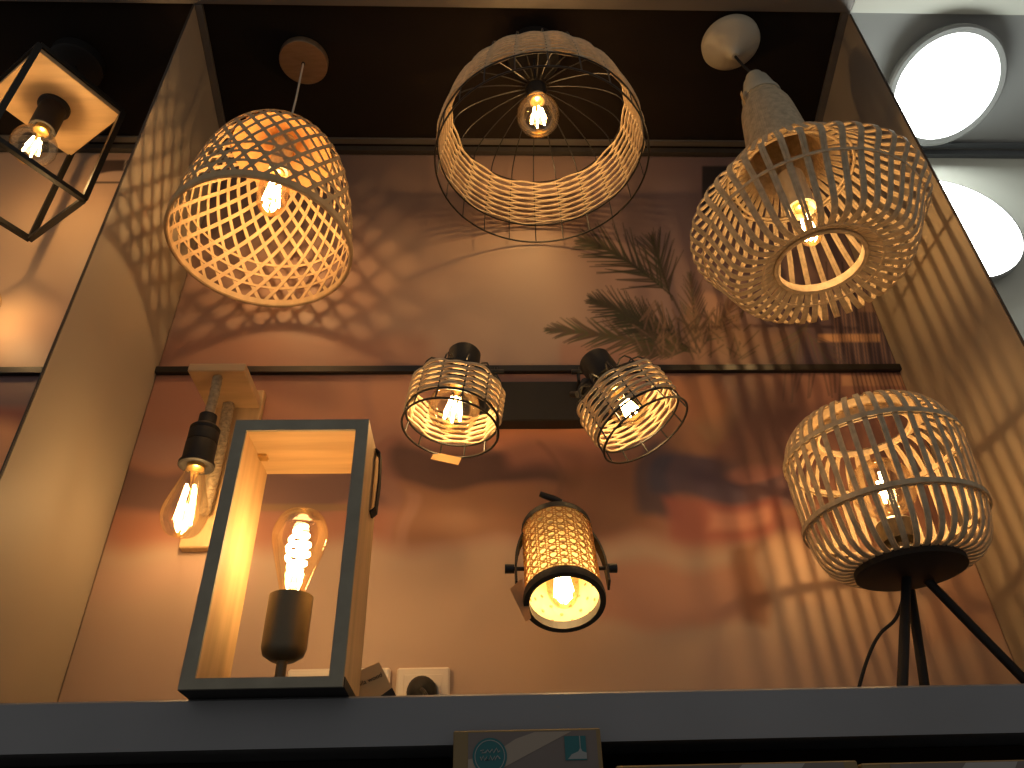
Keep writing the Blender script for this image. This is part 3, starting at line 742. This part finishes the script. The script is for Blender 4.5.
for T_, zz, px in ((T1, zz1, 480), (T2, zz2, 585)):
    p = T_ @ Vector((0, 0, zz+.02)); q = atY(px, 392, Yb-.03); d_ = MB()
    d_.tube(spline([p, (p.x*.4+q.x*.6, p.y+.03, p.z+.006), (q.x, (p.y+q.y)/2+.02, (p.z+q.z)/2), q], 12), .0055, 10)
    d_.tube([q+Vector((0, -.03, 0)), q+Vector((0, .002, 0))], .011, 16)
    d_.build('arm', 'black_metal', t)
for k, (px, py) in enumerate(((496, 372), (578, 372))):
    p = atY(px, py, Yb-.06); s_ = MB(); s_.tube([p+Vector((-.012, 0, 0)), p+Vector((.014, 0, 0))], .0045, 10); s_.tube([p+Vector((0, 0, -.02)), p+Vector((0, .002, .012))], .003, 8)
    s_.tube([p+Vector((0, 0, -.02)), p+Vector((0, .035, -.03))], .003, 8)
    s_.build('joint_screw', 'black_metal', t)
pt = atY(446, 459, 1.05); tb = MB(T=Matrix.Translation(pt) @ Matrix.Rotation(.25, 4, 'Y') @ Matrix.Rotation(-.5, 4, 'X'))
tb.box((-.022, -.0005, -.010), (.022, .0005, .012)); tb.build('paper_tag', 'tag_kraft', t)


# ================================================================== CANE WEBBING SPOT
t = thing('wall_spotlight', tuple(atY(560, 500, Yb)), 'small cane webbing cylinder spotlight with black rims and side screws, lowest in the middle', 'wall light')
cY = .985; ctr = atY(564.5, 600, cY); ax = Vector((-.01, -.42, -.91)).normalized(); T = frame(ctr, -ax)
R_ = .0505; Hc = .134
# cane webbing: net of strips with open holes round a translucent liner
MB(T).lathe([(R_-.0022, .004), (R_-.0022, Hc)], 64, cap=False).build('liner', 'liner_cloth', t)
cw = MB(T); NC = 22; rs = R_
def cyl(a, z, r=rs): return Vector((r*math.cos(a), r*math.sin(a), z))
px_ = 2*PI*rs/NC; rows = int(Hc/(px_*.87)); dz = Hc/rows
for k in range(NC):
    for dd in (-.16, .16):
        a = 2*PI*(k+dd)/NC; P = [cyl(a, z) for z in (0, Hc/2, Hc)]; nn = [Vector((math.cos(a), math.sin(a), 0))]*3; wd = [Vector((-math.sin(a), math.cos(a), 0))]*3
        cw.ribbon(P, wd, nn, .0014, .0005)
for j in range(rows+1):
    for dd in (-.14, .14):
        z = min(Hc, max(0, (j+dd)*dz)); pts = ring(rs, z, NC*2); cw.ribbon(pts, [Vector((0, 0, 1))]*len(pts), [Vector((p.x, p.y, 0)).normalized() for p in pts], .0014, .0005, True)
for k in range(NC):
    for d in (-1, 1):
        n_ = rows*3; P = []; nn = []
        for i in range(n_+1):
            a = 2*PI*(k+.5+d*i/3)/NC; P.append(cyl(a, Hc*i/n_, rs+.0006)); nn.append(Vector((math.cos(a), math.sin(a), 0)))
        wd = []
        for i in range(n_+1):
            tg_ = (P[min(i+1, n_)]-P[max(i-1, 0)]).normalized(); wd.append(nn[i].cross(tg_))
        cw.ribbon(P, wd, nn, .0013, .0005)
cw.build('cane_webbing', 'cane_web', t)
dt = MB(T); rd_ = R_-.0030
for j in range(rows):
    for k in range(NC):
        if (j+k) % 2: continue
        a0 = 2*PI*(k+.5)/NC; zc_ = (j+.5)*dz
        dt.add([cyl(a0+.0026*math.cos(q)/rd_, zc_+.0026*math.sin(q), rd_) for q in [2*PI*i/10 for i in range(10)]]+[cyl(a0+.0026*math.cos(q)/rd_, zc_+.0026*math.sin(q), rd_-.0004) for q in [2*PI*i/10 for i in range(10)]],
               [tuple(range(10)), tuple(range(19, 9, -1))]+[(i, (i+1) % 10, 10+(i+1) % 10, 10+i) for i in range(10)])
dt.build('liner_dots', 'dot_brown', t)
MB(T).lathe([(R_-.004, -.006), (R_+.0035, -.006), (R_+.0045, 0), (R_+.0035, .007), (R_-.004, .007), (R_-.004, -.006)], 56, cap=False).build('front_rim', 'black_satin', t)
MB(T).lathe([(R_+.0012, Hc-.003), (R_+.0012, Hc+.008), (R_-.004, Hc+.012), (0, Hc+.012)], 56, cap=False).build('rear_cap', 'black_satin', t)
yk = MB(T); rY = R_+.012
P = [Vector((rY*math.cos(q), .0, Hc*.42+(Hc*.62+.03)*math.sin(q))) for q in [PI*i/28 for i in range(29)]]
tn = []
for i in range(29): d = (P[min(i+1, 28)]-P[max(i-1, 0)]).normalized(); tn.append(Vector((d.z, 0, -d.x)))
yk.ribbon(P, [Vector((0, 1, 0))]*29, tn, .020, .0028)
yk.ribbon([P[0]+Vector((0, 0, .004)), P[0]+Vector((0, 0, -.03))], [Vector((0, 1, 0))]*2, [Vector((1, 0, 0))]*2, .018, .003)
yk.ribbon([P[28]+Vector((0, 0, .004)), P[28]+Vector((0, 0, -.03))], [Vector((0, 1, 0))]*2, [Vector((1, 0, 0))]*2, .018, .003)
yk.build('yoke', 'black_satin', t)
for sg in (-1, 1):
    MB(T).tube([(sg*(R_-.002), 0, Hc*.44), (sg*(rY+.006), 0, Hc*.44)], .003, 10).tube([(sg*(rY+.002), 0, Hc*.44), (sg*(rY+.015), 0, Hc*.44)], .0065, 16).build('side_screw', 'black_metal', t)
tp = T @ Vector((0, 0, Hc*1.04+.032))
sw = MB(); wpt = atY(560, 524, Yb-.012)
sw.tube([tp, tp.lerp(wpt, .5), wpt], .006, 10); sw.lathe([(0, 0), (.030, 0), (.030, -.012), (0, -.012)], 32, (0, 0, 0)) if False else None
sw.build('swivel', 'black_metal', t)
wb = MB(frame((wpt.x, Yb-.0005, wpt.z-.01), (0, -1, 0))); wb.lathe([(0, 0), (.032, 0), (.032, .010), (.028, .013), (0, .013)], 36); wb.build('wall_rose', 'black_satin', t)
lv0, lv1 = atY(540, 494, 1.075), atY(562, 502, 1.075)
MB().tube([lv0, lv0.lerp(lv1, .6), lv1], [.0045, .0055, .004], 12).build('lever', 'black_metal', t)
MB(T).lathe([(0, Hc-.056), (.017, Hc-.056), (.018, Hc+.01), (0, Hc+.01)], 24).build('socket', 'black_satin', t)
Tb = frame(T @ Vector((0, 0, .078)), ax); bulb(Tb, 'tube', .044, t, 1.25, 'bulb_glass', 6, lr=.010)
c0, c1, c2, c3 = atY(510, 589, .99), atY(522, 578, .99), atY(531, 618, .985), atY(526, 622, .985)
MB().poly([c0, c1, c1.lerp(c2, 1), c3], (0, .0008, 0)).build('paper_tag', 'card_orange', t)

# ================================================================== CUBE FRAME PENDANT (left bay)
ux, uy = -.872, .985
t = thing('pendant_lamp', (ux, uy, ceilz(uy)), 'black cube wire frame pendant with square wooden plate, cut by the left edge', 'pendant lamp')
zp = zat(ux, uy, 101)
c1 = atZ(117, 110, zp); c2 = atZ(72, 158, zp); c0 = atZ(36, 45, zp)
e1 = (c0-c1); e2 = (c2-c1); sd = (e1.length+e2.length)/2; an = math.atan2(e1.y, e1.x)
e1 = Vector((math.cos(an), math.sin(an), 0)); e2v = Vector((-e1.y, e1.x, 0)); e2v = e2v if e2v.dot(e2) > 0 else -e2v
ct = c1+(e1+e2v)*sd/2+Vector((.002, .016, 0)); hs_ = sd/2
ctz = zp
T = frame((ct.x, ct.y, 0), (0, 0, 1), e1)
hz = zat(c1.x, c1.y, 193)
zlo = hz
MB(T).box((-hs_, -hs_, zp), (hs_, hs_, zp+.012), .001).build('wood_plate', 'plywood', t, smooth=False)
fm = MB(T); q = .0052
for sx in (-1, 1):
    for sy in (-1, 1): fm.box((sx*hs_-q, sy*hs_-q, zlo), (sx*hs_+q, sy*hs_+q, zp+.016))
for z in (zlo, zp+.016):
    for s_ in (-1, 1):
        fm.box((-hs_, s_*hs_-q, z-q), (hs_, s_*hs_+q, z+q)); fm.box((s_*hs_-q, -hs_, z-q), (s_*hs_+q, hs_, z+q))
fm.build('wire_frame', 'black_metal', t, smooth=False)
MB(T).lathe([(0, 0), (.031, 0), (.031, -.006), (.0255, -.010), (.0255, -.080), (.022, -.082), (.020, -.072), (0, -.072)], 32, (0, 0, zp)).build('socket', 'black_satin', t)
Tb = frame((ct.x, ct.y, zp-.083), (0, 0, -1)); bulb(Tb, 'globe', .084, t, 3.0, 'amber_glass', 5)
MB().tube([(ct.x, ct.y, zp+.012), (ct.x, ct.y, ceilz(ct.y)-.01)], .003, 8).build('cord', 'black_satin', t)
MB().lathe([(0, .01), (.055, .01), (.055, -.014), (.05, -.018), (0, -.018)], 40, (ct.x, ct.y, ceilz(ct.y))).build('canopy', 'black_satin', t)

# bare bulb cut by the left edge
ep = atY(-18, 300, 1.10); t = thing('wall_lamp', (ep.x-.10, Yb, ep.z), 'bare glowing bulb just cut by the left picture edge below the cube pendant', 'wall lamp')
sx = ep.x-.034
MB(frame((sx, 1.10, ep.z), (-1, 0, 0), (0, 1, 0))).lathe([(0, .045), (.02, .045), (.022, 0), (.018, 0), (0, .004)], 24).build('socket', 'black_satin', t)
MB().tube(spline([(sx-.044, 1.10, ep.z), (sx-.07, 1.11, ep.z), (sx-.085, 1.14, ep.z), (sx-.085, Yb-.004, ep.z)], 20), .006, 10).build('arm', 'black_metal', t)
bulb(frame((sx+.002, 1.10, ep.z), (1, 0, 0), (0, 1, 0)), 'globe', .060, t, 1.5, 'amber_glass', 5)
MB(frame((sx-.085, Yb-.0005, ep.z), (0, -1, 0))).lathe([(0, 0), (.03, 0), (.03, .010), (.026, .014), (0, .014)], 32).build('wall_rose', 'black_satin', t)

# ================================================================== ROUND LED LIGHTS (right bay)
dc = Vector((1.068, 1.027, 0)); nrm = Vector((0, SL, -1)).normalized(); rd = .118
o_ = Vector((dc.x, dc.y, ceilz(dc.y)+.010))
t = thing('ceiling_light', o_, 'round white LED panel light on the grey ceiling at top right', 'ceiling light')
Tn = frame(o_, nrm)
MB(Tn).lathe([(rd-.03, 0), (rd-.03, .022), (rd+.014, .022), (rd+.017, .026), (rd+.017, .038), (rd+.012, .042), (rd, .040), (rd, .036), (0, .036)], 72).build('housing', 'dim_rim', t)
MB(Tn).lathe([(0, .0375), (rd-.001, .0375), (rd-.001, .0395), (0, .0405)], 72).build('diffuser', 'led_white', t)
wc_ = Vector((1.028, Yb-.001, 1.249+EYE)); t = thing('wall_light', wc_, 'round white LED light on the pale wall at right, below the ceiling one', 'wall light')
Tn = frame(wc_, (0, -1, 0))
MB(Tn).lathe([(.13, 0), (.13, .012), (.157, .012), (.160, .016), (.160, .030), (.156, .031), (.155, .027), (0, .027)], 72).build('housing', 'dim_rim', t)
MB(Tn).lathe([(0, .0285), (.1545, .0285), (.1545, .031), (.11, .034), (0, .036)], 72).build('diffuser', 'led_white', t)

# ================================================================== SOCKETS, CARD, BOXES
def wall_socket(x0, x1, z0, z1, label, wells):
    t = thing('wall_socket', ((x0+x1)/2, Yb, z0), label, 'wall socket')
    n_ = len(wells)
    b = MB(); b.box((x0, Yb-.012, z0), (x1, Yb-.0005, z1), .003); b.build('cover_plate', 'white_plastic', t, smooth=False)
    for wx in wells:
        Tn = frame((wx, Yb-.0125, (z0+z1)/2), (0, -1, 0))
        MB().box((wx-.028, Yb-.0135, (z0+z1)/2-.028), (wx+.028, Yb-.0121, (z0+z1)/2+.028), .0006).build('insert', 'white_plastic', t, smooth=False)
        MB(Tn).lathe([(.0250, .001), (.0250, .004), (.0235, .004), (.0230, .0016), (0, .0016)], 40).build('socket_well', 'panel_edge' if False else 'white_plastic', t)
    return t
p0, p1 = atY(397, 667.5, Yb-.012), atY(450, 668, Yb-.012); s_ = p1.x-p0.x
zt_ = p0.z; zb_ = zt_-s_
zb_ = max(zb_, Zs+.004)
t = wall_socket(p0.x, p1.x, zb_, zt_, 'square white wall socket with a black plug, right of the lantern', [(p0.x+p1.x)/2])
pc = Vector(((p0.x+p1.x)/2, Yb-.016, (zb_+zt_)/2))
t2 = thing('power_plug', pc, 'black power plug pushed into the square white wall socket', 'plug')
Tn = frame(pc, (0, -1, 0)); MB(Tn).lathe([(0, 0), (.0218, 0), (.0218, .012), (.020, .022), (.014, .030), (.008, .034), (0, .036)], 24).build('plug_body', 'black_satin', t2)
MB().tube(spline([pc+Vector((0, -.030, 0)), pc+Vector((.008, -.045, -.012)), pc+Vector((.02, -.04, -.035)), (pc.x+.03, Yb-.04, Zs+.004), (pc.x+.09, Yb-.035, Zs+.004)], 20), .0034, 8).build('plug_cord', 'black_satin', t2)
q0, q1 = atY(288, 669, Yb-.012), atY(390.5, 667, Yb-.012)
wall_socket(q0.x, q1.x, zb_, q1.z, 'wide white double wall socket partly hidden behind the lantern', [q0.x+(q1.x-q0.x)*.27, q0.x+(q1.x-q0.x)*.73])
# leaning card
cY = .955
a, b, c, d = [atY(x, y, cY) for x, y in ((347, 676), (379, 662), (398, 699), (366, 716))]
t = thing('info_card', ((a.x+c.x)/2, cY, Zs), 'small brown card with dark lettering leaning between the lantern and the square socket', 'card')
lz = min(p.z for p in (a, b, c, d)); dzc = Vector((0, 0, (Zs+.0008)-lz))
low = min((c, d), key=lambda p: p.z)
if lz < Zs: cl = [Vector((p.x, p.y, max(p.z, Zs+.0008))) for p in (a, b, c, d)]
else: cl = [a, b, c, d]
MB().poly(cl, (0, .012, 0)).build('card_body', 'card_brown', t, smooth=False)
u_ = (b-a); v_ = (c-b)
def cp(s, r): return a+u_*s+v_*r+Vector((0, -.0006, 0))
MB().poly([cp(.42, .80), cp(1., .70), cp(1., .95), cp(.42, 1.0)], (0, .0006, 0)).build('dark_slot', 'ink', t, smooth=False)
ink = MB()
fc = bpy.data.curves.new('lettering', 'FONT'); fc.body = 'mila wood'; fc.size = u_.length*.19; fc.extrude = .0002; fc.materials.append(M['ink'])
fo = bpy.data.objects.new('lettering', fc); C.objects.link(fo); 
dg = bpy.context.evaluated_depsgraph_get(); me = bpy.data.meshes.new_from_object(fo.evaluated_get(dg)); bpy.data.objects.remove(fo)
lo = bpy.data.objects.new('lettering', me); C.objects.link(lo); lo.parent = t
if not me.materials: me.materials.append(M['ink'])
Tl = frame(cp(.10, .36), (0, -1, 0), u_.normalized()); Tl.translation = Tl.translation-parent_world(t)+Vector((0, -.0004, 0)); lo.matrix_local = Tl

def product_box(x0, x1, yF, ztop, label, depth=.16, m='box_front'):
    t = thing('product_box', ((x0+x1)/2, yF+depth/2, Zlow), label, 'box')
    MB().box((x0, yF, Zlow+.0003), (x1, yF+depth, ztop), .0012).build('carton', 'box_side', t, smooth=False)
    return t
a, b = atY(453.5, 730.5, .84), atY(600, 728, .84); zt_ = (a.z+b.z)/2; w_ = b.x-a.x
t = product_box(a.x, b.x, .84, zt_, 'upright cardboard lamp box with round teal badge below the shelf lip, centre', .0255)
def dec(name, pts, m, parent, y=.84, k=1):
    return MB().poly([(p[0], y-.0004*k-.0003, p[1]) for p in pts], (0, .0003, 0)).build(name, m, parent, smooth=False)
def bp(s, r): return (a.x+w_*s, zt_-w_*r)
dec('front_print', [bp(.10, .015), bp(.97, .015), bp(.97, 1.0), bp(.10, 1.0)], 'box_front', t, k=0)
dec('stripe_print', [bp(.42, .06), bp(.55, .02), bp(.80, .02), bp(.30, .25), bp(.30, .6), bp(.10, .6), bp(.10, .18), bp(.25, .16)], 'box_stripe', t)
bc = bp(.245, .165); rr_ = w_*.115
bd = dec('round_badge', [(bc[0]+rr_*math.cos(2*PI*k/40), bc[1]+rr_*math.sin(2*PI*k/40)) for k in range(40)], 'teal', t, k=2)
br = MB(); 
for k in range(1): br.tube([(bc[0]+rr_*.86*math.cos(2*PI*k/40), .8389, bc[1]+rr_*.86*math.sin(2*PI*k/40)) for k in range(40)], .0005, 5, True)
def sq(pts): br.tube([(bc[0]+rr_*x, .8388, bc[1]+rr_*y) for x, y in pts], .00075, 5)
sq([(-.55, .30), (-.35, .34), (-.45, .18), (-.25, .20), (-.12, .34), (0, .2), (.15, .38), (.22, .18), (.40, .42), (.5, .2), (.6, .3)])
sq([(-.55, -.02), (-.5, -.2), (-.38, .02), (-.3, -.22), (-.15, 0), (-.2, -.2), (.0, -.18), (.02, .04), (.15, -.2), (.3, 0), (.28, -.2), (.45, .02), (.6, -.15)])
br.build('badge_lettering', 'pale_print', bd)
i0, i1 = bp(.750, .05), bp(.895, .20)
ic = dec('teal_square', [(i0[0], i1[1]), (i1[0], i1[1]), (i1[0], i0[1]), (i0[0], i0[1])], 'teal', t, k=2)
iw = i1[0]-i0[0]; ih = i0[1]-i1[1]
def ip_(s, r): return (i0[0]+iw*s, i1[1]+ih*r)
im = MB(); y_ = .8386
im.poly([(p[0], y_, p[1]) for p in [ip_(.12, .05), ip_(1, .05), ip_(1, .30), ip_(.80, .36), ip_(.76, .46), ip_(.68, .46), ip_(.62, .36), ip_(.30, .24)]], (0, .0003, 0))
im.poly([(p[0], y_, p[1]) for p in [ip_(.70, .46), ip_(.74, .46), ip_(.74, 1), ip_(.70, 1)]], (0, .0003, 0))
im.build('pendant_icon', 'pale_print', ic, smooth=False)
for x_0, x_1, py_, lab in ((616, 857, 764.5, 'long cardboard box with grey print beside the teal badge box'), (861, 1060, 762.5, 'grey topped cardboard box below the shelf lip, furthest right')):
    a, b = atY(x_0, py_, .80), atY(x_1, py_-3, .80); zt_ = (a.z+b.z)/2
    t = product_box(a.x, b.x, .80, zt_, lab, .058)
    w_ = b.x-a.x
    MB().box((a.x+w_*.14, .7994, Zlow+.01), (b.x-w_*.06, .7999, zt_-.0015)).build('front_print', 'box_front', t, smooth=False)
    MB().poly([(a.x+w_*.52, .7990, zt_-.0016), (a.x+w_*.78, .7990, zt_-.0016), (a.x+w_*.62, .7990, zt_-.04), (a.x+w_*.30, .7990, zt_-.04)], (0, .0003, 0)).build('stripe_print', 'box_grey', t, smooth=False)

# ================================================================== LIGHT, CAMERA
w = bpy.data.worlds.new('shop'); bpy.context.scene.world = w; w.use_nodes = True
bg = w.node_tree.nodes['Background']; bg.inputs[0].default_value = (1, .94, .86, 1); bg.inputs[1].default_value = .20
cd = bpy.data.cameras.new('camera'); cd.sensor_width = 36; cd.lens = FPX/1024*36; cd.clip_start = .02
co = bpy.data.objects.new('camera', cd); C.objects.link(co)
mw = Matrix((RR, UU, -F)).transposed().to_4x4(); mw.translation = CAM; co.matrix_world = mw
sc = bpy.context.scene; sc.camera = co
sc.view_settings.view_transform = 'Standard'; sc.view_settings.look = 'None'; sc.view_settings.gamma = 1
sc.view_settings.use_curve_mapping = False; sc.view_settings.exposure = 0
sc.cycles.max_bounces = 8; sc.cycles.transparent_max_bounces = 24; sc.cycles.sample_clamp_indirect = 4
sc.cycles.use_denoising = True
